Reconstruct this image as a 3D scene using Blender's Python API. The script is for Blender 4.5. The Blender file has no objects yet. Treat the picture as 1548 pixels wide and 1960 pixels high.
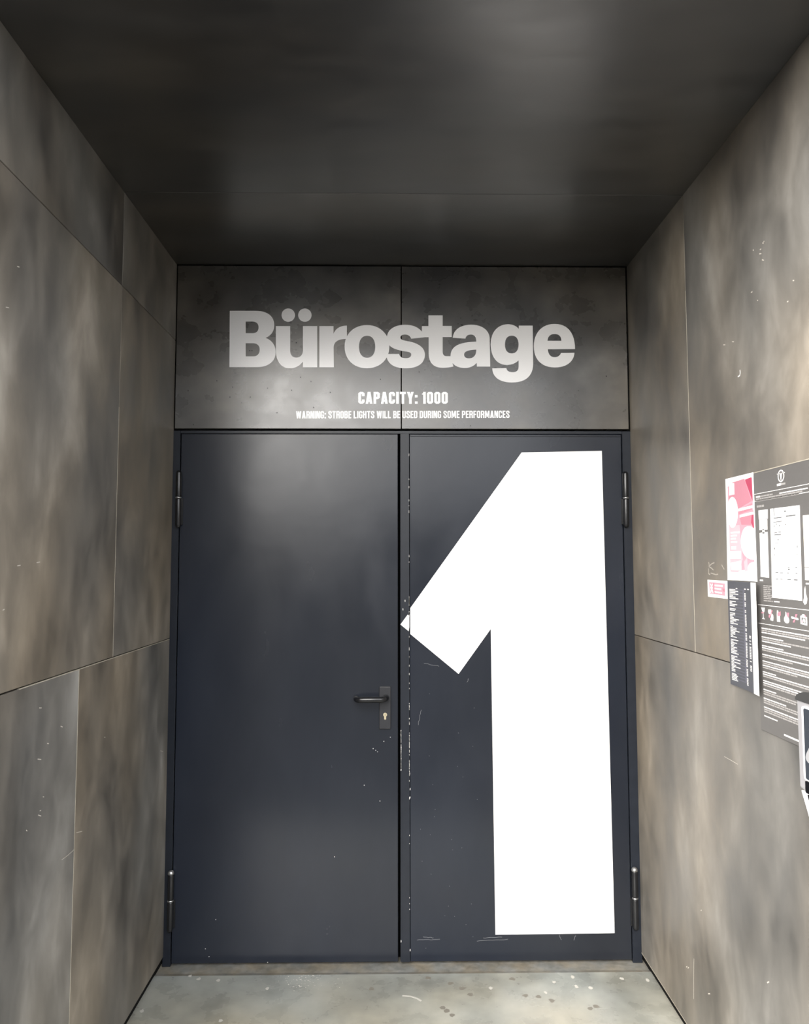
import bpy, bmesh, math, random
from mathutils import Vector, Matrix
from mathutils.geometry import tessellate_polygon

random.seed(7)
S = bpy.context.scene
COL = S.collection

# ------------------------------------------------------------------ camera
F_PX, PITCH, YAW, ROLL = 1445.66, 0.0690, 0.0142, -0.0011
CAM = Vector((0.0, -3.1063, 1.5797))
fw = Vector((math.sin(YAW)*math.cos(PITCH), math.cos(YAW)*math.cos(PITCH), math.sin(PITCH)))
rt0 = Vector((math.cos(YAW), -math.sin(YAW), 0)); up0 = rt0.cross(fw)
rt = rt0*math.cos(ROLL) + up0*math.sin(ROLL)
up = -rt0*math.sin(ROLL) + up0*math.cos(ROLL)
cd = bpy.data.cameras.new('camera'); cam = bpy.data.objects.new('camera', cd); COL.objects.link(cam)
cam.matrix_world = Matrix(((rt.x, up.x, -fw.x, CAM.x), (rt.y, up.y, -fw.y, CAM.y), (rt.z, up.z, -fw.z, CAM.z), (0, 0, 0, 1)))
cd.sensor_fit = 'VERTICAL'; cd.sensor_height = 24.0; cd.lens = 24.0*F_PX/1960.0
cd.clip_start = 0.02
S.camera = cam

# ------------------------------------------------------------------ light
w = bpy.data.worlds.new('overcast_sky'); S.world = w; w.use_nodes = True
bg = w.node_tree.nodes['Background']
bg.inputs['Color'].default_value = (0.96, 0.975, 1.0, 1); bg.inputs['Strength'].default_value = 2.3
sl = bpy.data.lights.new('hazy_sun', 'SUN'); sun = bpy.data.objects.new('hazy_sun', sl); COL.objects.link(sun)
sl.energy = 7.0; sl.angle = math.radians(82); sl.color = (1.0, 0.95, 0.88)
SUN_AZ, SUN_EL = math.radians(44), math.radians(22)      # azimuth to the left of straight-on
sd = Vector((math.sin(SUN_AZ)*math.cos(SUN_EL), math.cos(SUN_AZ)*math.cos(SUN_EL), -math.sin(SUN_EL)))
sun.rotation_euler = sd.to_track_quat('-Z', 'Y').to_euler(); sun.location = (-4, -6, 5)
vs = S.view_settings
vs.view_transform = 'Standard'; vs.look = 'None'; vs.gamma = 1.0; vs.use_curve_mapping = False
vs.exposure = 0.85

# ------------------------------------------------------------------ dimensions
XL, XR, ZC = -0.909, 0.985, 2.835       # faces of side panels, ceiling
DEPTH = 1.66                            # depth of the entrance recess
ZD = 2.132                              # top of the door frame

def ray(u, v):
    return fw + rt*((u-774)/F_PX) - up*((v-980)/F_PX)
def on(u, v, ax, val):
    d = ray(u, v); return CAM + d*((val-CAM[ax])/d[ax])
def DY(u, v, y=0.0): return on(u, v, 1, y)
def RW(u, v, x=XR): return on(u, v, 0, x)
def LW(u, v): return on(u, v, 0, XL)
def FL(u, v): return on(u, v, 2, 0.0)

# ------------------------------------------------------------------ materials
def newmat(name):
    m = bpy.data.materials.new(name); m.use_nodes = True
    nt = m.node_tree; b = nt.nodes['Principled BSDF']
    return m, nt, b
def nd(nt, t, **kw):
    n = nt.nodes.new(t)
    for k, v in kw.items():
        if k in n.inputs: n.inputs[k].default_value = v
        else: setattr(n, k, v)
    return n
def plain(name, col, rough=0.5, metal=0.0, spec=0.5, grain=0.0, gscale=60.0):
    m, nt, b = newmat(name)
    b.inputs['Roughness'].default_value = rough; b.inputs['Metallic'].default_value = metal
    b.inputs['Specular IOR Level'].default_value = spec
    b.inputs['Base Color'].default_value = (*col, 1)
    if grain > 0:
        g = nd(nt, 'ShaderNodeNewGeometry')
        n = nd(nt, 'ShaderNodeTexNoise', Scale=gscale, Detail=4.0)
        r = nd(nt, 'ShaderNodeMapRange'); r.inputs['To Min'].default_value = 1-grain; r.inputs['To Max'].default_value = 1+grain
        mx = nd(nt, 'ShaderNodeMix', data_type='RGBA', blend_type='MULTIPLY'); mx.inputs['Factor'].default_value = 1
        mx.inputs[6].default_value = (*col, 1)
        L = nt.links.new
        L(g.outputs['Position'], n.inputs['Vector']); L(n.outputs['Fac'], r.inputs['Value']); L(r.outputs[0], mx.inputs[7]); L(mx.outputs[2], b.inputs['Base Color'])
    return m
def ramp(nt, stops):
    r = nd(nt, 'ShaderNodeValToRGB'); e = r.color_ramp.elements; r.color_ramp.interpolation = 'B_SPLINE'
    while len(e) < len(stops): e.new(0.5)
    for k, (p, c) in enumerate(stops):
        e[k].position = p; e[k].color = (*c, 1) if len(c) == 3 else c
    return r
def mottled(name, cols, stretch, rough=(0.35, 0.6), scale=2.2, spec=0.5, speck=0.0, speck_col=(0.7, 0.66, 0.6), warp=0.35, metal=0.0, bump=0.05, coat=0.0, fine=0.42, detail=5.0, coat_rough=0.24):
    """clouded, oiled sheet: soft patches stretched along one direction, different on every sheet"""
    m, nt, b = newmat(name); L = nt.links.new
    g = nd(nt, 'ShaderNodeNewGeometry'); oi = nd(nt, 'ShaderNodeObjectInfo')
    sc = nd(nt, 'ShaderNodeVectorMath', operation='SCALE'); sc.inputs[0].default_value = (13.7, 7.3, 5.1)
    L(oi.outputs['Random'], sc.inputs['Scale'])
    ad = nd(nt, 'ShaderNodeVectorMath', operation='ADD'); L(g.outputs['Position'], ad.inputs[0]); L(sc.outputs[0], ad.inputs[1])
    mp = nd(nt, 'ShaderNodeMapping'); mp.inputs['Scale'].default_value = stretch; mp.inputs['Rotation'].default_value = (0.35, 0.0, 0.0)
    L(ad.outputs[0], mp.inputs['Vector'])
    n1 = nd(nt, 'ShaderNodeTexNoise', Scale=scale, Detail=detail, Roughness=0.5, Distortion=warp)
    n2 = nd(nt, 'ShaderNodeTexNoise', Scale=scale*3.1, Detail=detail, Roughness=0.55, Distortion=warp)
    n3 = nd(nt, 'ShaderNodeTexNoise', Scale=scale*0.6, Detail=2.0)
    for n in (n1, n2, n3): L(mp.outputs[0], n.inputs['Vector'])
    mm = nd(nt, 'ShaderNodeMath', operation='MULTIPLY_ADD'); mm.inputs[1].default_value = fine; L(n2.outputs['Fac'], mm.inputs[0])
    m2 = nd(nt, 'ShaderNodeMath', operation='MULTIPLY'); m2.inputs[1].default_value = 1-fine; L(n1.outputs['Fac'], m2.inputs[0]); L(m2.outputs[0], mm.inputs[2])
    k = len(cols); rp = ramp(nt, [(0.30+0.40*i/(k-1), c) for i, c in enumerate(cols)]); L(mm.outputs[0], rp.inputs['Fac'])
    # cool / warm drift
    r3 = ramp(nt, [(0.35, (0.92, 0.975, 1.07)), (0.65, (1.07, 0.995, 0.90))]); r3.color_ramp.interpolation = 'LINEAR'; L(n3.outputs['Fac'], r3.inputs['Fac'])
    mx = nd(nt, 'ShaderNodeMix', data_type='RGBA', blend_type='MULTIPLY'); mx.inputs['Factor'].default_value = 1
    L(rp.outputs[0], mx.inputs[6]); L(r3.outputs[0], mx.inputs[7])
    out = mx.outputs[2]
    if speck > 0:
        v = nd(nt, 'ShaderNodeTexNoise', Scale=120.0, Detail=2.0, Roughness=0.5); L(ad.outputs[0], v.inputs['Vector'])
        v2 = nd(nt, 'ShaderNodeTexNoise', Scale=3.0, Detail=2.0); L(ad.outputs[0], v2.inputs['Vector'])
        s = nd(nt, 'ShaderNodeMath', operation='MULTIPLY'); L(v.outputs['Fac'], s.inputs[0]); L(v2.outputs['Fac'], s.inputs[1])
        t = nd(nt, 'ShaderNodeMapRange'); t.inputs['From Min'].default_value = 0.475-speck*0.02; t.inputs['From Max'].default_value = 0.495-speck*0.02; L(s.outputs[0], t.inputs['Value'])
        mx2 = nd(nt, 'ShaderNodeMix', data_type='RGBA'); mx2.inputs[7].default_value = (*speck_col, 1); L(t.outputs[0], mx2.inputs[0]); L(out, mx2.inputs[6]); out = mx2.outputs[2]
    L(out, b.inputs['Base Color'])
    rr = nd(nt, 'ShaderNodeMapRange'); rr.inputs['From Min'].default_value = 0.3; rr.inputs['From Max'].default_value = 0.7
    rr.inputs['To Min'].default_value = rough[0]; rr.inputs['To Max'].default_value = rough[1]; L(n2.outputs['Fac'], rr.inputs['Value']); L(rr.outputs[0], b.inputs['Roughness'])
    b.inputs['Specular IOR Level'].default_value = spec; b.inputs['Metallic'].default_value = metal
    b.inputs['Coat Weight'].default_value = coat; b.inputs['Coat Roughness'].default_value = coat_rough
    if bump > 0:
        f = nd(nt, 'ShaderNodeTexNoise', Scale=9.0, Detail=3.0); L(ad.outputs[0], f.inputs['Vector'])
        bp = nd(nt, 'ShaderNodeBump'); bp.inputs['Strength'].default_value = bump; bp.inputs['Distance'].default_value = 0.02
        L(f.outputs['Fac'], bp.inputs['Height']); L(bp.outputs[0], b.inputs['Normal'])
    return m

M = {}
M['wall'] = mottled('oiled_steel_sheet', [(0.035, 0.0325, 0.028), (0.13, 0.118, 0.10), (0.21, 0.187, 0.154), (0.43, 0.395, 0.34)], (1.0, 1.5, 0.8), rough=(0.38, 0.6), scale=1.7, speck=-0.5, fine=0.36, detail=4.5)
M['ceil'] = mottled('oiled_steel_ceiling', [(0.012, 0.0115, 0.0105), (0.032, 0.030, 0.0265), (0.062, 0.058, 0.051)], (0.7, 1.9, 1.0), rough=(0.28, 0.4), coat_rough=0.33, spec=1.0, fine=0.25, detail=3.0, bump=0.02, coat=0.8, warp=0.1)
M['back'] = mottled('cement_sheet', [(0.014, 0.0132, 0.0118), (0.04, 0.037, 0.0325), (0.075, 0.07, 0.061), (0.14, 0.13, 0.112)], (1.4, 1.0, 1.6), rough=(0.24, 0.34), spec=0.8, coat=0.3, bump=0.0, warp=0.05, fine=0.35, detail=3.5, scale=2.0)
M['floor'] = mottled('painted_concrete', [(0.17, 0.17, 0.145), (0.27, 0.27, 0.235), (0.36, 0.36, 0.31), (0.48, 0.47, 0.41)], (1.2, 1.2, 1.0), rough=(0.2, 0.4), scale=2.4, warp=0.1, detail=4.0, speck=0.8, speck_col=(0.75, 0.72, 0.66))
M['threshold'] = mottled('worn_concrete_edge', [(0.13, 0.125, 0.105), (0.22, 0.21, 0.18), (0.31, 0.295, 0.255)], (3.0, 3.0, 1.0), rough=(0.5, 0.8), scale=6)
M['door'] = mottled('dark_blue_grey_paint', [(0.0105, 0.0135, 0.0205), (0.014, 0.0175, 0.026), (0.0195, 0.0235, 0.033)], (1.0, 1.0, 0.45), rough=(0.2, 0.28), scale=1.6, speck=-0.2, speck_col=(0.3, 0.31, 0.32), spec=0.4, bump=0.02)
M['frame'] = plain('frame_paint', (0.015, 0.018, 0.025), 0.33, spec=0.3, grain=0.25, gscale=25)
M['dark'] = plain('dark_void', (0.004, 0.004, 0.004), 0.9, spec=0.1)
M['backing'] = plain('dark_backing', (0.01, 0.0095, 0.009), 0.9, spec=0.1)
M['joint'] = plain('pale_joint_edge', (0.42, 0.38, 0.31), 0.6, grain=0.3, gscale=30)
M['white'] = plain('white_vinyl', (0.88, 0.87, 0.86), 0.25, spec=1.0)
M['black_metal'] = plain('black_powdercoat', (0.009, 0.0095, 0.011), 0.27, spec=0.6)
M['plate'] = plain('charcoal_plate', (0.028, 0.029, 0.033), 0.38, spec=0.3, grain=0.1)
M['brass'] = plain('pale_brass', (0.62, 0.55, 0.38), 0.32, metal=0.6)
M['chrome'] = plain('worn_steel_cap', (0.5, 0.5, 0.5), 0.3, metal=0.9)
M['chip'] = plain('bare_paint_chip', (0.62, 0.6, 0.58), 0.7)
M['scuff'] = plain('pale_scuff', (0.55, 0.51, 0.45), 0.7)
M['facade'] = mottled('facade_sheet', [(0.06, 0.057, 0.05), (0.11, 0.1, 0.09), (0.17, 0.16, 0.14)], (1, 1, 0.7), rough=(0.4, 0.6))
M['ground'] = mottled('asphalt', [(0.03, 0.03, 0.03), (0.045, 0.045, 0.044), (0.065, 0.065, 0.063)], (1, 1, 1), rough=(0.7, 0.9), scale=5)

# ------------------------------------------------------------------ builders
def mesh_obj(name, verts, faces, mat, parent=None, smooth=False, bevel=0.0, seg=2):
    """verts in world coordinates; stored relative to the parent thing's base"""
    off = world_loc(parent) if parent else Vector((0, 0, 0))
    me = bpy.data.meshes.new(name)
    me.from_pydata([tuple(Vector(v)-off) for v in verts], [], faces); me.validate()
    bm = bmesh.new(); bm.from_mesh(me)
    bmesh.ops.recalc_face_normals(bm, faces=bm.faces)
    if bevel > 0:
        bmesh.ops.bevel(bm, geom=list(bm.edges), offset=bevel, segments=seg, affect='EDGES', profile=0.5)
    bm.to_mesh(me); bm.free()
    if smooth:
        for p in me.polygons: p.use_smooth = True
    if mat: me.materials.append(mat)
    o = bpy.data.objects.new(name, me); COL.objects.link(o)
    if parent: o.parent = parent
    return o
def world_loc(o):
    l = Vector(o.location)
    while o.parent: o = o.parent; l += Vector(o.location)
    return l
def thing(name, loc, label=None, cat=None, group=None, kind=None):
    o = bpy.data.objects.new(name, None); COL.objects.link(o); o.location = loc
    o.empty_display_size = 0.1
    return tag(o, label, cat, group, kind)
def tag(o, label=None, cat=None, group=None, kind=None):
    if label: o['label'] = label
    if cat: o['category'] = cat
    if group: o['group'] = group
    if kind: o['kind'] = kind
    return o
BF = [(0, 1, 3, 2), (4, 6, 7, 5), (0, 4, 5, 1), (2, 3, 7, 6), (0, 2, 6, 4), (1, 5, 7, 3)]
def box(name, x0, x1, y0, y1, z0, z1, mat, parent=None, bevel=0.0, seg=2):
    v = [(x, y, z) for x in (x0, x1) for y in (y0, y1) for z in (z0, z1)]
    return mesh_obj(name, v, BF, mat, parent, bevel=bevel, seg=seg)
def boxes(name, lst, mat, parent=None):
    V, Fc = [], []
    for (x0, x1, y0, y1, z0, z1) in lst:
        n = len(V); V += [(x, y, z) for x in (x0, x1) for y in (y0, y1) for z in (z0, z1)]
        Fc += [tuple(i+n for i in f) for f in BF]
    return mesh_obj(name, V, Fc, mat, parent)
def loops_prism(loops, put, thick):
    """flat shape (outer loop + holes, 2-D) extruded; put(a, b, h) -> world point at height h off the surface"""
    pl = [[Vector((a, b, 0)) for a, b in lp] for lp in loops]
    flat = [p for lp in loops for p in lp]; n = len(flat)
    tris = tessellate_polygon(pl)
    V = [put(a, b, thick) for a, b in flat] + [put(a, b, 0) for a, b in flat]
    Fc = [tuple(t) for t in tris] + [tuple(i+n for i in reversed(t)) for t in tris]
    k = 0
    for lp in loops:
        m = len(lp)
        for i in range(m):
            j = (i+1) % m; Fc.append((k+i, k+j, k+j+n, k+i+n))
        k += m
    return V, Fc
def flat(name, loops, put, thick, mat, parent=None):
    V, Fc = loops_prism(loops, put, thick); return mesh_obj(name, V, Fc, mat, parent)
def multi_flat(name, shapes, put, thick, mat, parent=None, stagger=0.0):
    V, Fc = [], []
    for i_, loops in enumerate(shapes):
        v, f = loops_prism(loops, put, thick+stagger*i_); n = len(V); V += v; Fc += [tuple(i+n for i in t) for t in f]
    return mesh_obj(name, V, Fc, mat, parent)
def path(s, n=12):
    """tiny path language: M x y, L x y, C x1 y1 x2 y2 x y, E cx cy rx ry (ellipse); returns loops"""
    t = s.split(); i = 0; loops = []; cur = []
    while i < len(t):
        c = t[i]; i += 1
        def g(k):
            nonlocal i
            r = [float(q) for q in t[i:i+k]]; i += k; return r
        if c == 'M': cur = [tuple(g(2))]
        elif c == 'L': cur.append(tuple(g(2)))
        elif c == 'C':
            x1, y1, x2, y2, x, y = g(6); x0, y0 = cur[-1]
            for k in range(1, n+1):
                u = k/n; a = (1-u)**3; b_ = 3*u*(1-u)**2; d = 3*u*u*(1-u); e = u**3
                cur.append((a*x0+b_*x1+d*x2+e*x, a*y0+b_*y1+d*y2+e*y))
        elif c == 'E':
            cx, cy, rx, ry = g(4); loops.append([(cx+rx*math.cos(2*math.pi*k/40), cy+ry*math.sin(2*math.pi*k/40)) for k in range(40)])
        elif c == 'Z':
            if math.dist(cur[0], cur[-1]) < 1e-6: cur.pop()
            loops.append(cur); cur = []
    return loops
def strip(pts, wdt, closed=False):
    """polyline stroke as quads with mitred corners -> list of quads (as single-loop shapes)"""
    n = len(pts); out_l, out_r = [], []
    for i, p in enumerate(pts):
        a = pts[i-1] if (i > 0 or closed) else None; b = pts[(i+1) % n] if (i < n-1 or closed) else None
        def dirn(p, q):
            d = math.dist(p, q) or 1e-9; return ((q[0]-p[0])/d, (q[1]-p[1])/d)
        d1 = dirn(a, p) if a else None; d2 = dirn(p, b) if b else None
        if d1 is None: d1 = d2
        if d2 is None: d2 = d1
        n1 = (-d1[1], d1[0]); n2 = (-d2[1], d2[0]); mx, my = n1[0]+n2[0], n1[1]+n2[1]
        q = max(0.35, (mx*n1[0]+my*n1[1])); mx, my = mx/q, my/q
        out_l.append((p[0]+mx*wdt/2, p[1]+my*wdt/2)); out_r.append((p[0]-mx*wdt/2, p[1]-my*wdt/2))
    Q = []
    for i in range(n if closed else n-1):
        j = (i+1) % n; Q.append([[out_l[i], out_l[j], out_r[j], out_r[i]]])
    return Q
def tube(name, pts, rad, mat, parent=None, seg=14, squash=1.0):
    """round bar along a list of world points"""
    P = [Vector(p) for p in pts]; V, Fc = [], []; n = len(P)
    R = rad if isinstance(rad, (list, tuple)) else [rad]*n
    t0 = (P[1]-P[0]).normalized(); ref = Vector((0, 0, 1)) if abs(t0.z) < 0.9 else Vector((1, 0, 0))
    for i, p in enumerate(P):
        t = ((P[min(i+1, n-1)]-P[max(i-1, 0)])).normalized()
        a = t.cross(ref).normalized(); b = a.cross(t).normalized()
        for k in range(seg):
            th = 2*math.pi*k/seg; V.append(p+a*math.cos(th)*R[i]+b*math.sin(th)*R[i]*squash)
    for i in range(n-1):
        for k in range(seg):
            k2 = (k+1) % seg; Fc.append((i*seg+k, i*seg+k2, (i+1)*seg+k2, (i+1)*seg+k))
    Fc.append(tuple(range(seg))); Fc.append(tuple((n-1)*seg+k for k in range(seg)))
    o = mesh_obj(name, V, Fc, mat, parent)
    for pl in o.data.polygons: pl.use_smooth = len(pl.vertices) == 4
    return o

# ================================================================== SETTING
# floor of the recess, worn strip under the door, ground outside
box('floor', XL-0.03, XR+0.03, -DEPTH-0.02, -0.072, -0.08, 0.0, M['floor'])
tag(bpy.data.objects['floor'], 'glossy grey-green painted concrete floor with pale chips', None, None, 'structure')
o = mesh_obj('trim_1', [(XL-0.03, -0.072, 0.0), (XR+0.03, -0.072, 0.0), (XR+0.03, -0.05, -0.004), (XL-0.03, -0.05, -0.004), (XL-0.03, 0.09, -0.004), (XR+0.03, 0.09, -0.004),
     (XL-0.03, -0.072, -0.08), (XR+0.03, -0.072, -0.08), (XR+0.03, 0.09, -0.08), (XL-0.03, 0.09, -0.08)],
     [(0, 1, 2, 3), (3, 2, 5, 4), (6, 7, 1, 0), (6, 9, 8, 7), (4, 5, 8, 9), (0, 3, 4, 9, 6), (1, 7, 8, 5, 2)], M['threshold'])
tag(o, 'worn brown concrete strip under the double door', None, None, 'structure')
o = box('floor_outside', -250, 250, -400, -DEPTH-0.02, -0.10, -0.012, M['ground']); tag(o, 'dark paving outside the recess', None, None, 'structure')

def fblob(u, v, rx, ry, n=8, rnd=random.Random(5)):
    c = FL(u, v); return [[(c.x+rx*(0.6+0.7*rnd.random())*math.cos(2*math.pi*k/n), c.y+ry*(0.6+0.7*rnd.random())*math.sin(2*math.pi*k/n)) for k in range(n)]]
floor_put = lambda p, q, h: (p, q, 0.00005+h)
fl_ = bpy.data.objects['floor']
o = multi_flat('paint_flakes', [fblob(u, v, 0.0075, 0.010) for u, v in [(380, 1874), (364, 1868), (418, 1877), (512, 1892), (272, 1935), (422, 1954), (939, 1891), (1095, 1870), (1190, 1873), (1239, 1876), (1103, 1888), (1130, 1891), (1060, 1880), (1044, 1900)]]
     +strip([(FL(u, v).x, FL(u, v).y) for u, v in [(770, 1906), (785, 1907), (798, 1911), (806, 1916)]], 0.008), floor_put, 0.0002, plain('pale_flake', (0.55, 0.53, 0.48), 0.6), fl_); o['kind'] = 'stuff'
o = multi_flat('dirt_stains', [fblob(u, v, 0.011, 0.012) for u, v in [(820, 1872), (862, 1882), (884, 1892), (900, 1904), (865, 1943), (855, 1935), (848, 1929), (980, 1874), (1030, 1908), (1055, 1915), (1130, 1930), (710, 1893), (1140, 1926), (1005, 1905)]], floor_put, 0.0001, plain('brown_stain', (0.20, 0.185, 0.155), 0.6), fl_); o['kind'] = 'stuff'
PT = 0.012                                 # sheet thickness
def panel_wall(name, backing, panels, joints, label, mat):
    """a backing wall whose facing sheets are parts"""
    b = box(name, *backing, M['backing']); tag(b, label, None, None, 'structure')
    for p in panels: box('panel', *p, mat, b, bevel=0.0012, seg=1)
    for j in joints: box('joint_edge_strip', *j, M['joint'], b)
    return b
Y1, YF = -0.002, -DEPTH
# left wall: rows 0.035-1.277, 1.282-2.51, 2.513-ceiling
xs = (XL-PT, XL)
YSU, YSL = -0.622, -0.884
wl = panel_wall('wall_left', (XL-0.22, XL-PT-0.001, YF, 0.12, -0.08, ZC+0.1),
    [(*xs, YSU+0.001, Y1, 1.2815, 2.511), (*xs, YF, YSU-0.001, 1.2815, 2.511),
     (*xs, YSU+0.001, Y1, 2.513, ZC), (*xs, YF, YSU-0.001, 2.513, ZC),
     (*xs, YSL+0.001, Y1, 0.036, 1.2775), (*xs, YF, YSL-0.001, 0.036, 1.2775)],
    [(XL-0.006, XL+0.0004, YSU-0.001, YSU+0.001, 1.2815, 2.1), (XL-0.006, XL+0.0004, YSL-0.0013, YSL+0.0013, 0.036, 1.2775),
     (XL-0.006, XL+0.0003, YSL-0.35, Y1, 1.2765, 1.2785)],  # pale strip paints the lit lower edge of the horizontal joint
    'left side wall of large clouded grey-brown sheets with thin joints', M['wall'])
xs = (XR, XR+PT)
ZJR = 1.2905; YSR = -0.626
wr = panel_wall('wall_right', (XR+PT+0.001, XR+0.22, YF, 0.12, -0.08, ZC+0.1),
    [(*xs, YSR+0.001, Y1, ZJR+0.0015, ZC), (*xs, YF, YSR-0.001, ZJR+0.0015, ZC), (*xs, YF, Y1, 0.036, ZJR-0.0015)],
    [(XR-0.0004, XR+0.006, YSR-0.001, YSR+0.001, ZJR+0.0015, 2.5), (XR-0.0006, XR+0.006, -1.0, Y1, 0.0355, 0.0375)],
    'right side wall of large pale clouded sheets carrying notices', M['wall'])
cl = box('ceiling', XL-0.2, XR+0.2, YF, 0.12, ZC+PT+0.001, ZC+0.3, M['backing']); tag(cl, 'dark glossy ceiling sheets over the entrance', None, None, 'structure')
YSC = -0.622
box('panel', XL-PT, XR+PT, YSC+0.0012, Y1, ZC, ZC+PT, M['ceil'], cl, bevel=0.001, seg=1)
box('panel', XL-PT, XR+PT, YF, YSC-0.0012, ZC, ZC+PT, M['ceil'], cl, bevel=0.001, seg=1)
# wall over the door
PB = -0.004
wb = box('wall_back', XL-0.2, XR+0.2, 0.012, 0.2, ZD+0.006, ZC+0.1, M['backing']); tag(wb, 'wall of two grey cement sheets above the double door', None, None, 'structure')
XS = DY(768, 780).x
box('panel', XL+0.004, XS-0.0016, PB, 0.010, ZD+0.008, ZC-0.004, M['back'], wb, bevel=0.0012, seg=1)
box('panel', XS+0.0016, XR-0.006, PB, 0.010, ZD+0.008, ZC-0.004, M['back'], wb, bevel=0.0012, seg=1)
# facade outside, seen only from other positions
fb = box('wall_front', -9, XL-PT, YF, YF+0.2, -0.08, 6.0, M['facade']); tag(fb, 'facade left of the entrance recess', None, None, 'structure')
fb = box('wall_front', XR+PT, 9, YF, YF+0.2, -0.08, 6.0, M['facade']); tag(fb, 'facade right of the entrance recess', None, None, 'structure')
fb = box('wall_front', XL-PT, XR+PT, YF, YF+0.2, ZC+PT, 6.0, M['facade']); tag(fb, 'facade above the entrance recess', None, None, 'structure')

o = box('wall_sky_block', -70, 70, -19.3, -19.0, -0.1, 3.2, M['ground']); tag(o, 'unseen dark wall added across the yard to block low sky', None, None, 'structure')  # unseen wall, added to cut low skylight and darken the door's reflections

# ------------------------------------------------------------------ door frame (trim_2) and the two leaves
XFL, XFR = DY(345, 860).x, DY(1190.5, 860).x       # inner edges of the frame at the leaves
XG0, XG1 = DY(761.5, 1300).x, DY(766, 1300).x      # black gap between the leaves
XST = DY(784, 1300).x                              # right edge of the cover strip
fr = box('trim_2', XL-0.004, XFL, -0.001, 0.09, -0.003, ZD, M['frame'], bevel=0.0015, seg=1); tag(fr, 'dark blue-grey steel door frame', None, None, 'structure')
box('jamb', XFR, XR+0.004, -0.001, 0.09, -0.003, ZD, M['frame'], fr, bevel=0.0015, seg=1)
box('frame_head', XFL, XFR, -0.001, 0.09, ZD-0.012, ZD, M['frame'], fr, bevel=0.001, seg=1)
box('dark_core', XFL, XFR, 0.062, 0.09, -0.003, ZD-0.012, M['dark'], fr)
ZB, ZT = 0.008, ZD-0.0135
YD = 0.003                                          # front face of the leaves
d1 = thing('door_1', (XFL, YD, 0), 'left leaf of the dark blue-grey steel double door with lever handle', None, None, 'structure')
box('leaf', XFL+0.003, XG0, YD, 0.058, ZB, ZT, M['door'], d1, bevel=0.0015, seg=2)
d2 = thing('door_2', (XFR, YD, 0), 'right leaf of the dark blue-grey steel double door bearing a huge white 1', None, None, 'structure')
box('leaf', XST+0.0012, XFR-0.003, YD, 0.058, ZB, ZT, M['door'], d2, bevel=0.0015, seg=2)
box('leaf_edge', XG1+0.012, XST+0.0012, YD+0.006, 0.058, ZB, ZT, M['dark'], d2)
box('cover_strip', XG1, XST-0.0006, YD-0.003, YD+0.006, ZB, ZT+0.003, M['frame'], d2, bevel=0.001, seg=1)
# rolled edge along the head of the right leaf
box('top_lip', XST+0.004, XFR-0.006, YD-0.0025, YD+0.002, ZT-0.010, ZT-0.003, M['door'], d2, bevel=0.001, seg=1)

# hinges: two barrels each, a pale washer between, domed caps
def hinge(door, u, v0, v1, cap):
    a, b = DY(u, v0, -0.02), DY(u, v1, -0.02); x = (a.x+b.x)/2; y = -0.012; zt, zb = a.z, b.z; zm = zb+(zt-zb)*0.525; r = 0.0118
    h = thing('hinge', (0, 0, 0)); h.parent = door; h.location = Vector((x, y, zb))-Vector(door.location)
    def barrel(nm, z0, z1, mat, tops=True):
        zz = [z0, z0+0.006, z0+0.012, z1-0.004, z1]; rr = [r*0.55, r*0.9, r, r, r*0.96]
        if not tops: zz = [z0, z0+0.003, z1-0.010, z1-0.004, z1]; rr = [r*0.96, r, r, r*0.85, r*0.45]
        return tube(nm, [(x, y, z) for z in zz], rr, mat, h)
    barrel('barrel', zb, zm-0.004, M['black_metal']); barrel('barrel', zm+0.004, zt, M['black_metal'], False)
    tube('washer', [(x, y, zm-0.0042), (x, y, zm-0.002), (x, y, zm+0.002), (x, y, zm+0.0042)], [r*0.8, r*1.03, r*1.03, r*0.8], M['chrome'], h)
    if cap:
        tube('cap', [(x, y, zt-0.006), (x, y, zt), (x, y, zt+0.005), (x, y, zt+0.009), (x, y, zt+0.011)], [r*1.08, r*1.08, r*0.9, r*0.55, r*0.1], M['chrome'], h)
    s = 1 if x < 0 else -1
    box('hinge_leaf', min(x, x+s*0.016), max(x, x+s*0.016), -0.006, YD+0.001, zb+0.012, zm-0.002, M['black_metal'], h, bevel=0.001, seg=1)
    box('hinge_leaf', min(x-s*0.002, x+s*0.010), max(x-s*0.002, x+s*0.010), -0.006, 0.0, zm+0.002, zt-0.008, M['black_metal'], h, bevel=0.001, seg=1)
hinge(d1, 340.5, 900, 1010, False); hinge(d1, 325, 1672, 1786, True)
hinge(d2, 1198.5, 902, 1009, False); hinge(d2, 1216.5, 1666, 1782, True)

# lock plate with lever and cylinder
a, b = DY(725.5, 1313.5), DY(748, 1395)
yp = YD-0.009
lp = box('lock_plate', a.x, b.x, yp, YD+0.001, b.z, a.z, M['plate'], d1, bevel=0.0032, seg=3)
lp['label'] = 'charcoal steel lock plate'
xc = (a.x+b.x)/2
pl, pr = DY(681, 1340, YD-0.055), DY(739, 1334, YD-0.03)
px_ = xc+0.004; z0 = DY(737, 1334).z
lv = tube('lever_handle', [(px_, yp+0.003, z0), (px_, YD-0.030, z0), (px_-0.003, YD-0.044, z0-0.0005), (px_-0.010, YD-0.053, z0-0.001), (px_-0.020, YD-0.057, z0-0.0016),
     (pl.x+0.020, YD-0.057, pl.z+0.001), (pl.x+0.010, YD-0.053, pl.z), (pl.x+0.003, YD-0.044, pl.z), (pl.x, YD-0.030, pl.z), (pl.x, YD-0.014, pl.z)],
     [0.0115]*9+[0.0105], M['black_metal'], lp, seg=20)
lv['label'] = 'black rounded lever handle'
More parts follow.
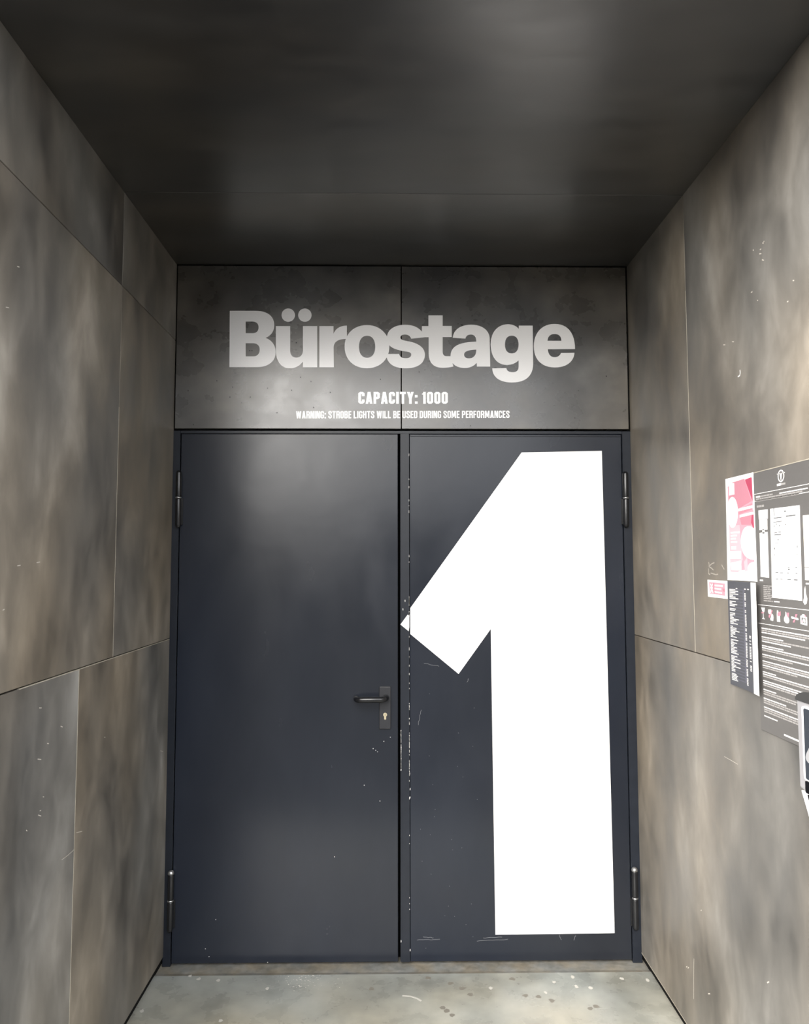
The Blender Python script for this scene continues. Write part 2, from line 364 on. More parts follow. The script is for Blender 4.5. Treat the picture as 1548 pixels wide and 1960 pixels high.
tube('rosette', [(px_, yp+0.001, z0), (px_, yp-0.004, z0), (px_, yp-0.005, z0)], [0.0135, 0.0135, 0.011], M['plate'], lp, seg=20)
kz = DY(737, 1370).z; kx = DY(737, 1370).x
ring = [(kx+0.0078*math.cos(t), kz+0.0055+0.0078*math.sin(t)) for t in [math.radians(-58+k*(296/20)) for k in range(21)]]
ky = flat('lock_cylinder', [ring+[(kx-0.0042, kz-0.0115), (kx-0.0025, kz-0.0135), (kx+0.0025, kz-0.0135), (kx+0.0042, kz-0.0115)]], lambda p, q, h: (p, yp-h, q), 0.003, M['brass'], lp)
ky['label'] = 'pale brass lock cylinder'
flat('keyhole', [[(kx-0.0006, kz+0.001), (kx+0.0006, kz+0.001), (kx+0.0006, kz+0.010), (kx-0.0006, kz+0.010)]], lambda p, q, h: (p, yp-0.003-h, q), 0.0003, M['dark'], lp)

# the huge numeral 1, cut where the cover strip is proud of the leaf
def door_put(off):
    return lambda p, q, h: (p, YD-off-h, q)
main = [(998, 866), (1151.5, 863), (1176, 1786), (948, 1789), (939, 1204), (877.5, 1290), (785, 1213.5), (785, 1164)]
pts = [(DY(u, v, YD).x, DY(u, v, YD).z) for u, v in main]
num = thing('painted_numeral', (XST+0.2, YD, pts[3][1]), 'huge white sans-serif numeral 1 filling the right door leaf', 'numeral')
flat('numeral_sheet', [pts], door_put(0.0001), 0.0004, M['white'], num)
tip = [(766.2, 1195.3), (779.8, 1176.7), (783.2, 1178.5), (783.2, 1201), (781.9, 1208.2)]
flat('numeral_tip', [[(DY(u, v).x, DY(u, v).z) for u, v in tip]], door_put(0.0031), 0.0004, M['white'], num)['label'] = 'broken-off white corner of the numeral on the cover strip'

# chipped paint on the cover strip and scuffs on the leaves
def blob(cx, cy, rx, ry, n=7):
    return [(cx+rx*(0.7+0.6*random.random())*math.cos(2*math.pi*k/n), cy+ry*(0.7+0.6*random.random())*math.sin(2*math.pi*k/n)) for k in range(n)]
shapes = []
def px2(u, v): p = DY(u, v, YD); return (p.x, p.z)
for k in range(75):
    v = random.choice([random.uniform(1215, 1500), random.uniform(1380, 1490), random.uniform(1140, 1180), random.uniform(840, 1800)])
    x, z = px2(783.0+(v-1200)*0.0014, v); shapes.append([blob(x, z, 0.0011, random.uniform(0.0015, 0.006))])
for k in range(40):
    v = random.uniform(1396, 1475); x, z = px2(767.2+(v-1300)*0.0015, v); shapes.append([blob(x, z, 0.0017, random.uniform(0.003, 0.007))])
for u, v in [(767.5, 1801), (784.8, 1818), (784.5, 1526), (784.7, 1510), (784, 1480), (771, 1166), (775, 1150)]:
    x, z = px2(u, v); shapes.append([blob(x, z, 0.0016, 0.005)])
o = multi_flat('paint_chips', shapes, door_put(0.0031), 0.0003, M['chip'], d2); o['kind'] = 'stuff'; o['label'] = 'pale chips along the edges of the cover strip'
shapes = []
for u0, v0, u1, v1 in [(798, 1799, 842, 1798), (810, 1794, 830, 1795), (912, 1801, 972, 1798), (925, 1795, 960, 1794), (1070, 1790, 1074, 1799), (1098, 1800, 1101, 1791), (812, 1270, 841, 1275), (806, 1359, 800, 1388), (894, 1305, 897, 1298)]:
    n = 8; q = [px2(u0+(u1-u0)*i/n+random.uniform(-0.8, 0.8), v0+(v1-v0)*i/n+random.uniform(-0.8, 0.8)) for i in range(n+1)]
    shapes += strip(q, 0.0012)
for k in range(26):
    x, z = px2(random.uniform(800, 930), random.uniform(1290, 1820)); shapes.append([blob(x, z, 0.001, 0.0013)])
o = multi_flat('scuff_marks', shapes, door_put(0.0), 0.0002, plain('door_scuff', (0.17, 0.175, 0.185), 0.6), d2); o['kind'] = 'stuff'
shapes = []
for u, v in [(734.5, 1419), (719, 1436), (722.5, 1439), (714, 1433), (400, 1831), (413, 1760), (393, 1816), (512, 1842), (640, 1640), (747, 1411), (697, 1503), (727, 1533)]:
    x, z = px2(u, v); shapes.append([blob(x, z, 0.0016, 0.002)])
o = multi_flat('scuff_marks', shapes, door_put(0.0), 0.0002, M['chip'], d1); o['kind'] = 'stuff'

pits = []
for u, v in [(386, 650), (415, 729), (567, 656), (479, 760), (440, 760), (462, 771), (728, 726), (450, 714), (512, 743), (558, 747), (632, 751), (600, 780), (575, 722), (802, 712), (595, 730), (478, 671), (482, 671), (445, 741), (530, 790), (370, 813), (360, 748), (1160, 720), (900, 815), (1100, 800)]:
    p = DY(u, v, PB); pits.append([blob(p.x, p.z, 0.0022, 0.0028)])
o = multi_flat('pits', pits, lambda p, q, h: (p, PB-0.00005-h, q), 0.0001, M['backing'], wb); o['kind'] = 'stuff'
# ------------------------------------------------------------------ lettering above the door
def back_put(p, q, h): return (p, PB-0.0001-h, q)
K = 7.74
TITLE = [
 (430, "M 75 115 L 450 115 C 640 115 733 200 733 325 C 733 410 700 475 605 517 C 690 545 755 620 755 730 C 755 860 650 950 480 950 L 70 950 Z "
       "M 310 275 L 415 275 C 475 280 502 310 502 360 C 502 415 470 447 415 447 L 310 447 Z M 310 596 L 425 596 C 490 600 518 640 518 690 C 518 750 485 788 430 790 L 310 790 Z", 1),
 (430, "M 758 342 L 970 342 L 970 700 C 970 770 1000 808 1060 808 C 1120 808 1158 770 1158 700 L 1158 342 L 1370 342 L 1370 952 L 1158 952 L 1158 868 C 1110 935 1040 968 965 968 C 840 968 758 870 758 700 Z | E 941 180 99 99 | E 1187 180 99 99", 1),
 (590, "M 163 342 L 373 342 L 373 455 C 405 380 470 335 571 335 L 571 530 L 555 533 C 450 533 375 570 375 660 L 378 952 L 163 952 Z", 1),
 (590, "M 868 327 C 1058 327 1200 460 1200 645 C 1200 838 1058 967 868 967 C 672 967 537 838 537 645 C 537 452 680 327 868 327 Z M 870 485 C 945 485 990 545 990 648 C 990 752 945 811 870 811 C 795 811 750 752 750 648 C 750 545 795 485 870 485 Z", 1),
 (750, "M 285 530 C 270 490 240 468 195 468 C 150 468 125 485 125 512 C 125 540 150 548 215 562 C 390 590 488 660 488 765 C 488 900 370 968 205 968 C 40 968 -80 905 -85 755 L 107 755 C 115 800 150 818 205 818 C 260 818 285 795 285 765 C 285 735 260 725 200 718 C 30 690 -75 650 -75 520 C -75 400 30 323 195 323 C 340 323 440 380 490 507 Z", 1),
 (750, "M 540 183 L 751 183 L 751 340 L 885 340 L 885 505 L 751 505 L 751 720 C 751 765 770 788 810 788 L 868 788 L 910 940 C 860 955 800 960 750 960 C 620 960 543 890 543 740 L 543 507 L 443 507 L 443 342 L 540 342 Z", 1),
 (750, "M 900 515 C 910 400 1010 322 1175 322 C 1340 322 1447 410 1447 530 L 1455 942 L 1258 942 L 1255 885 C 1215 935 1150 963 1085 963 C 950 963 867 900 867 790 C 867 640 990 580 1248 572 C 1250 510 1225 468 1170 468 C 1120 468 1095 490 1088 528 Z "
       "M 1248 690 C 1130 697 1068 715 1068 765 C 1068 800 1095 820 1140 820 C 1205 820 1250 780 1248 690 Z", 1),
 (910, "M 640 335 L 845 335 L 852 900 C 852 1080 740 1178 540 1178 C 360 1178 250 1100 247 968 L 455 965 C 465 1005 490 1025 550 1025 C 610 1025 637 1000 637 930 L 637 850 C 590 895 530 918 460 918 C 320 918 223 800 223 610 C 223 430 330 315 480 315 C 550 315 610 345 640 385 Z "
       "M 536 484 C 600 484 636 530 636 615 C 636 700 600 746 536 746 C 470 746 435 700 435 615 C 435 530 470 484 536 484 Z", 1),
 (910, "M 1470 682 L 1070 685 C 1075 760 1110 803 1170 803 C 1215 803 1250 780 1265 740 L 1465 736 C 1455 870 1345 955 1175 955 C 980 955 862 840 862 640 C 862 440 985 310 1170 310 C 1360 310 1472 440 1472 682 Z M 1065 560 C 1070 495 1105 460 1170 460 C 1235 460 1270 495 1270 560 Z", 1)]
pb = DY(770, 703, PB)
ti = thing('venue_lettering', (pb.x, PB, pb.z), 'large bold white lettering reading Bürostage on the wall above the doors', 'lettering')
for k, (ox, s, _) in enumerate(TITLE):
    shapes = []
    for part in s.split('|'):
        shapes.append([[(lambda p: (p.x, p.z))(DY(ox+x/K, 580+y/K, PB)) for x, y in lp_] for lp_ in path(part)])
    off = 0.00006*(k % 3)
    multi_flat('letter', shapes, lambda p, q, h, off=off: (p, PB-0.0001-off-h, q), 0.0004, M['white'], ti)

T_ = 0.195
def glyph(ch):
    """narrow poster capitals as strokes: returns (shapes, width)"""
    w_ = 0.46; a_, b_ = T_/2, w_-T_/2; lo, hi, c = T_/2, 1-T_/2, 0.075
    ring = [(b_-c, hi), (a_+c, hi), (a_, hi-c), (a_, lo+c), (a_+c, lo), (b_-c, lo), (b_, lo+c), (b_, hi-c)]
    st = lambda *p: strip(list(p), T_)
    if ch in 'O0': return strip(ring, T_, True), w_
    if ch == 'C': return st((b_, 0.64), (b_, hi-c), (b_-c, hi), (a_+c, hi), (a_, hi-c), (a_, lo+c), (a_+c, lo), (b_-c, lo), (b_, lo+c), (b_, 0.36)), w_
    if ch == 'G': return st((b_, 0.66), (b_, hi-c), (b_-c, hi), (a_+c, hi), (a_, hi-c), (a_, lo+c), (a_+c, lo), (b_-c, lo), (b_, lo+c), (b_, 0.45), (b_-0.14, 0.45)), w_
    if ch == 'U': return st((a_, 1), (a_, lo+c), (a_+c, lo), (b_-c, lo), (b_, lo+c), (b_, 1)), w_
    if ch == 'D': return strip([(a_, hi), (a_, lo), (b_-c, lo), (b_, lo+c), (b_, hi-c), (b_-c, hi)], T_, True), w_
    if ch == 'S': return st((b_, 0.66), (b_, hi-c), (b_-c, hi), (a_+c, hi), (a_, hi-c), (a_, 0.70), (a_+0.04, 0.62), (b_-0.04, 0.42), (b_, 0.33), (b_, lo+c), (b_-c, lo), (a_+c, lo), (a_, lo+c), (a_, 0.34)), w_
    if ch == 'I': return st((a_, 0), (a_, 1)), T_
    if ch == 'L': return st((a_, 1), (a_, 0))+st((T_, lo), (w_-0.06, lo)), w_-0.06
    if ch == 'T': return st((w_/2-0.01, 0), (w_/2-0.01, 1-T_))+st((0, hi), (w_-0.02, hi)), w_-0.02
    if ch == 'E': return st((a_, 0), (a_, 1))+st((T_, hi), (w_-0.07, hi))+st((T_, lo), (w_-0.07, lo))+st((T_, 0.51), (w_-0.1, 0.51)), w_-0.07
    if ch == 'F': return st((a_, 0), (a_, 1))+st((T_, hi), (w_-0.07, hi))+st((T_, 0.49), (w_-0.1, 0.49)), w_-0.07
    if ch == 'H': return st((a_, 0), (a_, 1))+st((b_, 0), (b_, 1))+st((T_, 0.51), (w_-T_, 0.51)), w_
    if ch == 'P': return st((a_, 0), (a_, 1))+st((T_, hi), (b_-c, hi), (b_, hi-c), (b_, 0.55), (b_-c, 0.475), (T_, 0.475)), w_
    if ch == 'R': return st((a_, 0), (a_, 1))+st((T_, hi), (b_-c, hi), (b_, hi-c), (b_, 0.58), (b_-c, 0.5), (T_, 0.5))+st((b_-c+0.02, 0.46), (b_, 0.38), (b_, 0)), w_
    if ch == 'B': return st((a_, 0), (a_, 1))+st((T_, hi), (b_-c, hi), (b_-0.01, hi-c), (b_-0.01, 0.6), (b_-c, 0.53), (T_, 0.53))+st((b_-c, 0.51), (b_, 0.44), (b_, lo+c), (b_-c, lo), (T_, lo)), w_
    if ch == 'N': return st((a_-0.01, 0), (a_-0.01, 1))+st((b_+0.03, 0), (b_+0.03, 1))+[[[(0.03, 1), (0.21, 1), (w_+0.01, 0), (w_-0.17, 0)]]], w_+0.02
    if ch == 'M': return st((a_, 0), (a_, 1))+st((0.62-a_, 0), (0.62-a_, 1))+[[[(0.05, 1), (0.21, 1), (0.375, 0.12), (0.245, 0.12)]], [[(0.57, 1), (0.41, 1), (0.245, 0.12), (0.375, 0.12)]]], 0.62
    if ch == 'A': return [[[(0, 0), (0.19, 0), (0.315, 1), (0.145, 1)]], [[(0.50, 0), (0.31, 0), (0.185, 1), (0.355, 1)]], [[(0.13, 0.17), (0.37, 0.17), (0.355, 0.34), (0.145, 0.34)]]], 0.5
    if ch == 'Y': return st((0.25, 0), (0.25, 0.45))+[[[(0, 1), (0.2, 1), (0.345, 0.4), (0.155, 0.4)]], [[(0.5, 1), (0.3, 1), (0.155, 0.4), (0.345, 0.4)]]], 0.5
    if ch == 'W': return [[[(0, 1), (0.18, 1), (0.285, 0), (0.105, 0)]], [[(0.285, 1), (0.42, 1), (0.285, 0), (0.125, 0)]], [[(0.285, 1), (0.42, 1), (0.58, 0), (0.42, 0)]], [[(0.70, 1), (0.52, 1), (0.415, 0), (0.595, 0)]]], 0.7
    if ch == '1': return st((0.2, 0), (0.2, 1))+[[[(0.02, 0.76), (0.11, 0.76), (0.11, 0.87), (0.2, 1), (0.12, 1), (0.09, 0.87), (0.02, 0.85)]]], 0.3
    if ch == ':': return [[[(0, 0), (0.2, 0), (0.2, 0.2), (0, 0.2)]], [[(0, 0.53), (0.2, 0.53), (0.2, 0.73), (0, 0.73)]]], 0.2
def text_line(root, s, pl, pr, zt):
    gap, sp = 0.075, 0.30; x = 0; items = []
    for ch in s:
        if ch == ' ': x += sp-gap; continue
        sh, wd = glyph(ch); items.append((sh, x)); x += wd+gap
    W = x-gap; kx_ = (pr.x-pl.x)/W; hz = zt-pl.z
    for i, (sh, x0) in enumerate(items):
        z0_ = pl.z+(pr.z-pl.z)*x0/W
        multi_flat('letter', [[[(pl.x+(x0+a)*kx_, z0_+b*hz) for a, b in lp_] for lp_ in q] for q in sh], back_put, 0.0003, M['white'], root, 0.00004)
pl, pr, zt = DY(685.5, 773, PB), DY(857, 773, PB), DY(770, 750, PB).z
t1 = thing('capacity_lettering', (0.04, PB, pl.z), 'small white capitals reading CAPACITY: 1000 above the doors', 'lettering')
text_line(t1, 'CAPACITY: 1000', pl, pr, zt)
T_ = 0.165
pl, pr, zt = DY(566.5, 801, PB), DY(975, 800, PB), DY(770, 787.3, PB).z
t2 = thing('warning_lettering', (0.04, PB, pl.z), 'row of tiny white capitals warning of strobe lights, lowest line above the doors', 'lettering')
text_line(t2, 'WARNING: STROBE LIGHTS WILL BE USED DURING SOME PERFORMANCES', pl, pr, zt)

# ================================================================== RIGHT WALL NOTICES
def wall_put(off):
    return lambda p, q, h: (XR-off-h, p, q)
def w2(u, v, off=0.0): p = RW(u, v, XR-off); return (p.y, p.z)
def rect(y0, y1, z0, z1): return [[(y0, z0), (y1, z0), (y1, z1), (y0, z1)]]

M['board'] = plain('grey_board', (0.11, 0.105, 0.101), 0.45, grain=0.06)
M['print'] = plain('white_print', (0.75, 0.73, 0.71), 0.6)
M['print_soft'] = plain('grey_print', (0.34, 0.325, 0.315), 0.6)
M['paper'] = plain('white_paper', (0.88, 0.87, 0.86), 0.7, spec=0.2)
M['cream'] = plain('cream_paper', (0.86, 0.8, 0.68), 0.7, spec=0.2)
M['ink'] = plain('grey_ink', (0.10, 0.10, 0.10), 0.7)
M['pink'] = plain('pale_pink_ink', (0.52, 0.21, 0.27), 0.55)
M['pink2'] = plain('faded_pink_ink', (0.58, 0.31, 0.375), 0.55)
M['pink3'] = plain('faint_pink_ink', (0.62, 0.43, 0.48), 0.55)
M['red'] = plain('strong_pink_ink', (0.42, 0.05, 0.105), 0.5)
M['blue'] = plain('slate_blue_print', (0.05, 0.053, 0.068), 0.5)
M['blue2'] = plain('slate_blue_row', (0.085, 0.086, 0.118), 0.5)

BY0, BZ1 = w2(1444, 905); BZ0 = w2(1459, 1396)[1]; BY0 = -1.066; BY1 = -1.368
BT = 0.004
bo = thing('information_board', (XR, (BY0+BY1)/2, BZ0), 'grey house-rules board with emblem, document samples and fine white print', 'board')
box('board_sheet', XR-BT, XR, BY1, BY0, BZ0, BZ1, M['board'], bo, bevel=0.0006, seg=1)
bp = wall_put(BT)
box('top_edge', XR-BT-0.0004, XR-BT+0.001, BY1, BY0, BZ1-0.0018, BZ1+0.0004, M['joint'], bo)
BW = BY0-BY1
def by(t): return BY0-BW*t                 # 0 left .. 1 right
def rule(z, t0=0.0, t1=1.0, th=0.0016, mat='print'):
    return rect(by(t1), by(t0), z-th/2, z+th/2)
zr1 = w2(1500, 934)[1]; zr2 = w2(1500, 950)[1]
zr1 = w2(1448, 946)[1]; zr2 = w2(1456, 958)[1]; zr3 = w2(1470, 1159)[1]; zr4 = w2(1470, 1195)[1]
for z in (zr1, zr2, zr3, zr4): flat('rule_line', rule(z, 0.02, 0.99), bp, 0.0002, M['print'], bo)
# emblem: upright ring with a T-shaped mast and a worn caption
ey, ez = w2(1497.3, 911)
em = []
N = 36; ro, ri = (0.0145, 0.0135), (0.0112, 0.0104)
ry, rz = 0.0140, 0.0140
ringp = [(ey+ry*math.cos(2*math.pi*k/N), ez+rz*math.sin(2*math.pi*k/N)) for k in range(N)]
em += strip(ringp, 0.0035, True)
em += [rect(ey-0.019, ey+0.019, ez+0.0058, ez+0.0076), [[(ey-0.006, ez+0.007), (ey+0.006, ez+0.007), (ey+0.001, ez-0.011), (ey-0.001, ez-0.011)]]]
multi_flat('emblem', em, bp, 0.0003, M['print'], bo)['label'] = 'white oval emblem with a T-shaped mast'
zc_ = w2(1497, 927)[1]
multi_flat('emblem_caption', [rect(ey+0.001, ey+0.021, zc_-0.0028, zc_+0.0028)], bp, 0.0003, M['print'], bo)
multi_flat('emblem_caption', [rect(ey-0.020, ey-0.001, zc_-0.0024, zc_+0.0024)], bp, 0.0003, M['print_soft'], bo)
# unreadable lines of print as rows of short dashes
def words(t0, t1, z, th, rnd, fill=0.95):
    out = []; t = t0
    while t < t1-0.01:
        wd = min(rnd.uniform(0.02, 0.075), t1-t); out.append(rect(by(t+wd*fill), by(t), z-th/2, z+th/2)); t += wd+0.004
    return out
rnd = random.Random(3); hd, sf = [], []
hd += words(0.05, 0.13, zr1-0.0085, 0.0046, rnd)
sf += words(0.14, 0.36, zr1-0.0085, 0.0036, rnd); sf += words(0.05, 0.82, zr1-0.0145, 0.0032, rnd); sf += words(0.05, 0.78, zr1-0.0195, 0.0032, rnd)
hd += words(0.46, 0.9, zr1-0.0095, 0.0030, rnd)
z = w2(1463, 968)[1]; sf += words(0.06, 0.19, z, 0.0055, rnd, 0.97)
# print under the left samples
for k in range(8):
    z = w2(1460, 1121+k*3.4)[1]; sf += words(0.13, random.Random(k).uniform(0.24, 0.30), z, 0.0026, rnd)
z = w2(1465, 1111)[1]; hd += words(0.07, 0.13, z, 0.004, rnd)
hd += words(0.31, 0.40, w2(1482, 1151)[1], 0.0032, rnd); sf += words(0.13, 0.3, w2(1470, 1150)[1], 0.0028, rnd)
hd += words(0.82, 0.95, w2(1543, 1117)[1], 0.004, rnd)
# body text below the pictograms
zt0 = zr4-0.012; z = zt0; zend = w2(1465, 1373)[1]
para = 0
while z > zend:
    nl = rnd.choice([2, 3, 3, 4])
    for k in range(nl):
        if z <= zend: break
        r1 = rnd.uniform(0.45, 0.97) if k == nl-1 else 0.95
        tgt = hd if (k == 0 or rnd.random() < 0.28) else sf
        if k == 0: r1 = rnd.choice([0.3, 0.45, 0.95, 0.95])
        tgt += words(0.07, r1, z, 0.0031 if tgt is hd else 0.0034, rnd)
        z -= 0.0056
    z -= 0.0062
multi_flat('bold_print', hd, bp, 0.0002, M['print'], bo)['kind'] = 'stuff'
multi_flat('fine_print', sf, bp, 0.0002, M['print_soft'], bo)['kind'] = 'stuff'
z = w2(1512, 1410)[1]
multi_flat('footer_print', [rect(by(0.66), by(0.40), z-0.0022, z+0.0022)], bp, 0.0002, M['print'], bo)
# document samples
def sample(name, q, mat, lines=()):
    ps = [w2(u, v, BT) for u, v in q]
    s = flat(name, [ps], bp, 0.0007, mat, bo)
    if lines:
        (y0, z1), (y1, _), (_, _), (_, z0) = ps[0], ps[1], ps[2], ps[3]
        z0 = ps[3][1]; sh = []
        for (fy, fz, fw_, th) in lines:
            sh.append(rect(y0+(y1-y0)*(fy+fw_), y0+(y1-y0)*fy, z1+(z0-z1)*fz-th/2, z1+(z0-z1)*fz+th/2))
        multi_flat('sample_print', sh, wall_put(BT+0.0007), 0.0002, M['ink'], s)['kind'] = 'stuff'
    return s
ln = [(0.1, 0.155, 0.3, 0.0018), (0.42, 0.135, 0.45, 0.0008), (0.12, 0.11, 0.28, 0.0022), (0.55, 0.105, 0.32, 0.0028), (0.13, 0.04, 0.02, 0.02), (0.5, 0.05, 0.05, 0.004),
      (0.12, 0.20, 0.03, 0.003), (0.2, 0.18, 0.03, 0.003), (0.3, 0.2, 0.03, 0.003), (0.5, 0.195, 0.05, 0.002), (0.12, 0.275, 0.1, 0.002), (0.27, 0.27, 0.09, 0.002), (0.12, 0.298, 0.24, 0.0022),
      (0.23, 0.355, 0.04, 0.003), (0.12, 0.39, 0.2, 0.001), (0.1, 0.45, 0.03, 0.005), (0.88, 0.44, 0.02, 0.006), (0.1, 0.52, 0.02, 0.003), (0.86, 0.52, 0.02, 0.003),
      (0.12, 0.715, 0.1, 0.0018), (0.28, 0.718, 0.1, 0.0018), (0.55, 0.66, 0.06, 0.002), (0.56, 0.68, 0.05, 0.004), (0.8, 0.66, 0.06, 0.002), (0.52, 0.72, 0.06, 0.002), (0.8, 0.72, 0.06, 0.002),
      (0.13, 0.79, 0.08, 0.0018), (0.28, 0.79, 0.08, 0.0018), (0.52, 0.79, 0.12, 0.0018), (0.74, 0.79, 0.12, 0.0025), (0.1, 0.868, 0.26, 0.0008), (0.52, 0.868, 0.36, 0.0008)]
sample('document_sample', [(1474, 974), (1530, 967), (1535, 1150), (1478, 1144)], M['paper'], ln)['label'] = 'large white document sample in the middle of the board'
sample('wristband_sample', [(1451.5, 977), (1469, 975), (1469, 993), (1452.5, 994.5)], M['paper'])
sample('wristband_sample', [(1453.2, 995), (1468, 994), (1468.3, 1014), (1453.6, 1015)], M['paper'])
sample('wristband_sample', [(1454, 1020), (1468.8, 1018), (1471.5, 1106), (1456, 1104)], M['paper'])
sample('wristband_sample', [(1459, 1013), (1463, 1013), (1463.2, 1021), (1459.2, 1021)], M['paper'])
yr0 = w2(1537, 1000, BT)[0]
s = flat('cream_sample', [[(yr0, w2(1537, 987)[1]), (by(0.955), w2(1537, 987)[1]), (by(0.955), w2(1540, 1085)[1]), (yr0, w2(1540, 1085)[1])]], bp, 0.0007, M['cream'], bo)
flat('cream_sample', [[(yr0, w2(1540, 1086)[1]), (by(0.955), w2(1540, 1086)[1]), (by(0.955), w2(1540, 1110)[1]), (yr0, w2(1540, 1110)[1])]], bp, 0.0007, M['paper'], bo)
multi_flat('hand_symbol', [path("M 0 0 L 3 -6 L 4 -18 L 7 -22 L 8 -12 L 11 -5 L 9 2 L 4 4 Z")], lambda p, q, h, c=w2(1540, 1152): (XR-BT-h, c[0]-p*0.0017, c[1]-q*0.0017), 0.0003, M['print'], bo)
# pictograms of forbidden things with pink bars
def picto(uc, vc, wpx, hpx, whites, pinks, s=1.0):
    cy, cz = w2(uc, vc, BT); y0 = w2(uc-wpx/2, vc, BT)[0]; y1 = w2(uc+wpx/2, vc, BT)[0]; z1 = w2(uc, vc-hpx/2, BT)[1]; z0 = w2(uc, vc+hpx/2, BT)[1]
    f = lambda p, q, h: (XR-BT-h, y0+(y1-y0)*p/100, z1+(z0-z1)*q/100)
    g = multi_flat('pictogram', [path(x) for x in whites], f, 0.0003, M['print'], bo)
    if pinks: multi_flat('forbidden_bar', [path(x) for x in pinks], lambda p, q, h: Vector(f(p, q, h))-Vector((0.0003, 0, 0)), 0.0002, M['pink'], g)
picto(1460.5, 1174, 7, 22, ["M 0 0 L 100 0 L 80 35 L 55 45 L 55 85 L 90 100 L 10 100 L 45 85 L 45 45 Z"], ["M 10 40 L 70 38 L 70 48 L 10 52 Z"])
picto(1475, 1177, 10, 22, ["M 5 5 L 60 3 L 65 30 L 50 45 L 10 40 L 0 25 Z", "M 65 35 L 90 45 L 100 70 L 90 100 L 45 98 L 35 85 L 50 70 Z"], ["M 65 10 L 95 8 L 60 45 L 25 78 L 10 70 L 15 48 L 50 45 Z"])
picto(1489.5, 1179, 7, 22, ["M 20 0 L 50 5 L 55 35 L 90 50 L 95 100 L 10 100 L 10 40 Z"], ["M 60 18 L 115 8 L 115 45 L 30 52 L 25 30 Z"])
picto(1505, 1182, 10, 22, ["M 35 0 L 48 8 C 52 30 62 40 80 45 C 110 60 110 100 55 100 C 0 100 -8 65 15 45 C 32 35 34 20 35 0 Z"], ["M 62 8 L 105 5 L 95 45 L 65 32 Z"])
picto(1521, 1183, 14, 18, ["M 0 45 C 0 32 15 34 48 45 C 85 40 100 48 100 60 C 96 72 75 70 48 58 C 20 66 0 62 0 45 Z"], ["M 60 8 L 90 5 L 72 42 L 55 38 Z", "M 45 62 L 60 64 L 42 100 L 20 96 Z"])
picto(1538, 1186, 12.5, 21, ["M 0 20 L 25 12 L 35 0 L 65 2 L 75 22 L 100 25 L 100 100 L 0 94 Z M 15 32 L 82 36 L 82 84 L 15 80 Z", "M 35 80 L 25 65 L 45 40 L 65 45 L 75 70 L 60 82 L 52 58 Z"], ["M 65 3 L 95 18 L 70 22 Z", "M 15 60 L 30 58 L 30 78 L 18 76 Z"])

# pink poster (a wavy sheet stuck half over the board)
pq = [w2(1391.5, 917), w2(1444.5, 904), w2(1452.5, 1113.5), w2(1395.5, 1110)]
def on_sheet(q, off):
    def f(p, r, h):
        a = (q[0][0]+(q[1][0]-q[0][0])*p, q[0][1]+(q[1][1]-q[0][1])*p); b = (q[3][0]+(q[2][0]-q[3][0])*p, q[3][1]+(q[2][1]-q[3][1])*p)
        return (XR-off-h, a[0]+(b[0]-a[0])*r, a[1]+(b[1]-a[1])*r)
    return f
PO = BT+0.0006
po = thing('festival_poster', (XR-PO, pq[3][0], pq[3][1]), 'white-bordered pink poster with big white dots at the board\'s upper left corner', 'poster')
f = on_sheet(pq, PO)
N = 16; V = []; Fc = []
for h in (0.0006, 0.0):
    for i in range(N+1):
        for j in range(5): V.append(f(j/4, i/N, h))
n1 = (N+1)*5
for i in range(N):
    for j in range(4):
        a = i*5+j; Fc.append((a, a+1, a+6, a+5)); Fc.append((n1+a, n1+a+5, n1+a+6, n1+a+1))
for i in range(N):
    for j in (0, 4):
        a = i*5+j; Fc.append((a, a+5, n1+a+5, n1+a))
for j in range(4):
    for i in (0, N):
        a = i*5+j; Fc.append((a, a+1, n1+a+1, n1+a))
mesh_obj('paper', V, Fc, M['paper'], po)
fs = on_sheet(pq, PO+0.0006)
U = lambda s: [[(x/100, y/100) for x, y in lp_] for lp_ in path(s, 8)]
multi_flat('pink_field', [U("M 8 8 L 96 5 L 94 88 L 12 92 Z")], fs, 0.0002, M['pink2'], po)
fl = lambda k: on_sheet(pq, PO+0.0006+0.0002*k)
for q_ in [U("M 26 5 L 70 4 L 92 26 L 40 32 L 10 24 L 12 18 L 28 16 Z"), U("M 44 33 L 93 28 L 93 34 L 46 37 Z"), U("M 50 40 L 90 38 L 88 48 L 55 47 Z")]: flat('pink_shade', q_, fl(1), 0.0002, M['pink'], po)
for q_ in [U("M 72 5 L 95 4 L 96 27 Z"), U("M 92 36 L 97 35 L 97 53 L 88 46 Z")]: flat('pink_wedge', q_, fl(1), 0.0003, M['red'], po)
for q_ in [U("M 10 47 L 48 47 L 55 80 L 40 92 L 12 92 Z"), U("M 60 82 L 70 78 L 72 90 L 62 91 Z")]: flat('faded_field', q_, fl(1), 0.0002, M['pink3'], po)
multi_flat('white_dot', [U("E 24 34 20 15")], fl(2), 0.0002, M['paper'], po)
multi_flat('white_dot', [U("M 100 52 C 60 42 50 58 52 65 C 54 76 72 81 100 80 Z")], fl(2), 0.0002, M['paper'], po)
multi_flat('white_dot', [U("M 100 82 C 72 82 70 86 72 94 L 100 94 Z")], fl(2), 0.0002, M['paper'], po)
for q_ in [U("M 14 6 L 33 6 L 33 17 L 14 17 Z"), U("M 12 72 L 50 72 L 50 79 L 12 79 Z"), U("M 14 83 L 50 81 L 50 90 L 16 90 Z")]: flat('white_block', q_, fl(2), 0.0002, M['paper'], po)
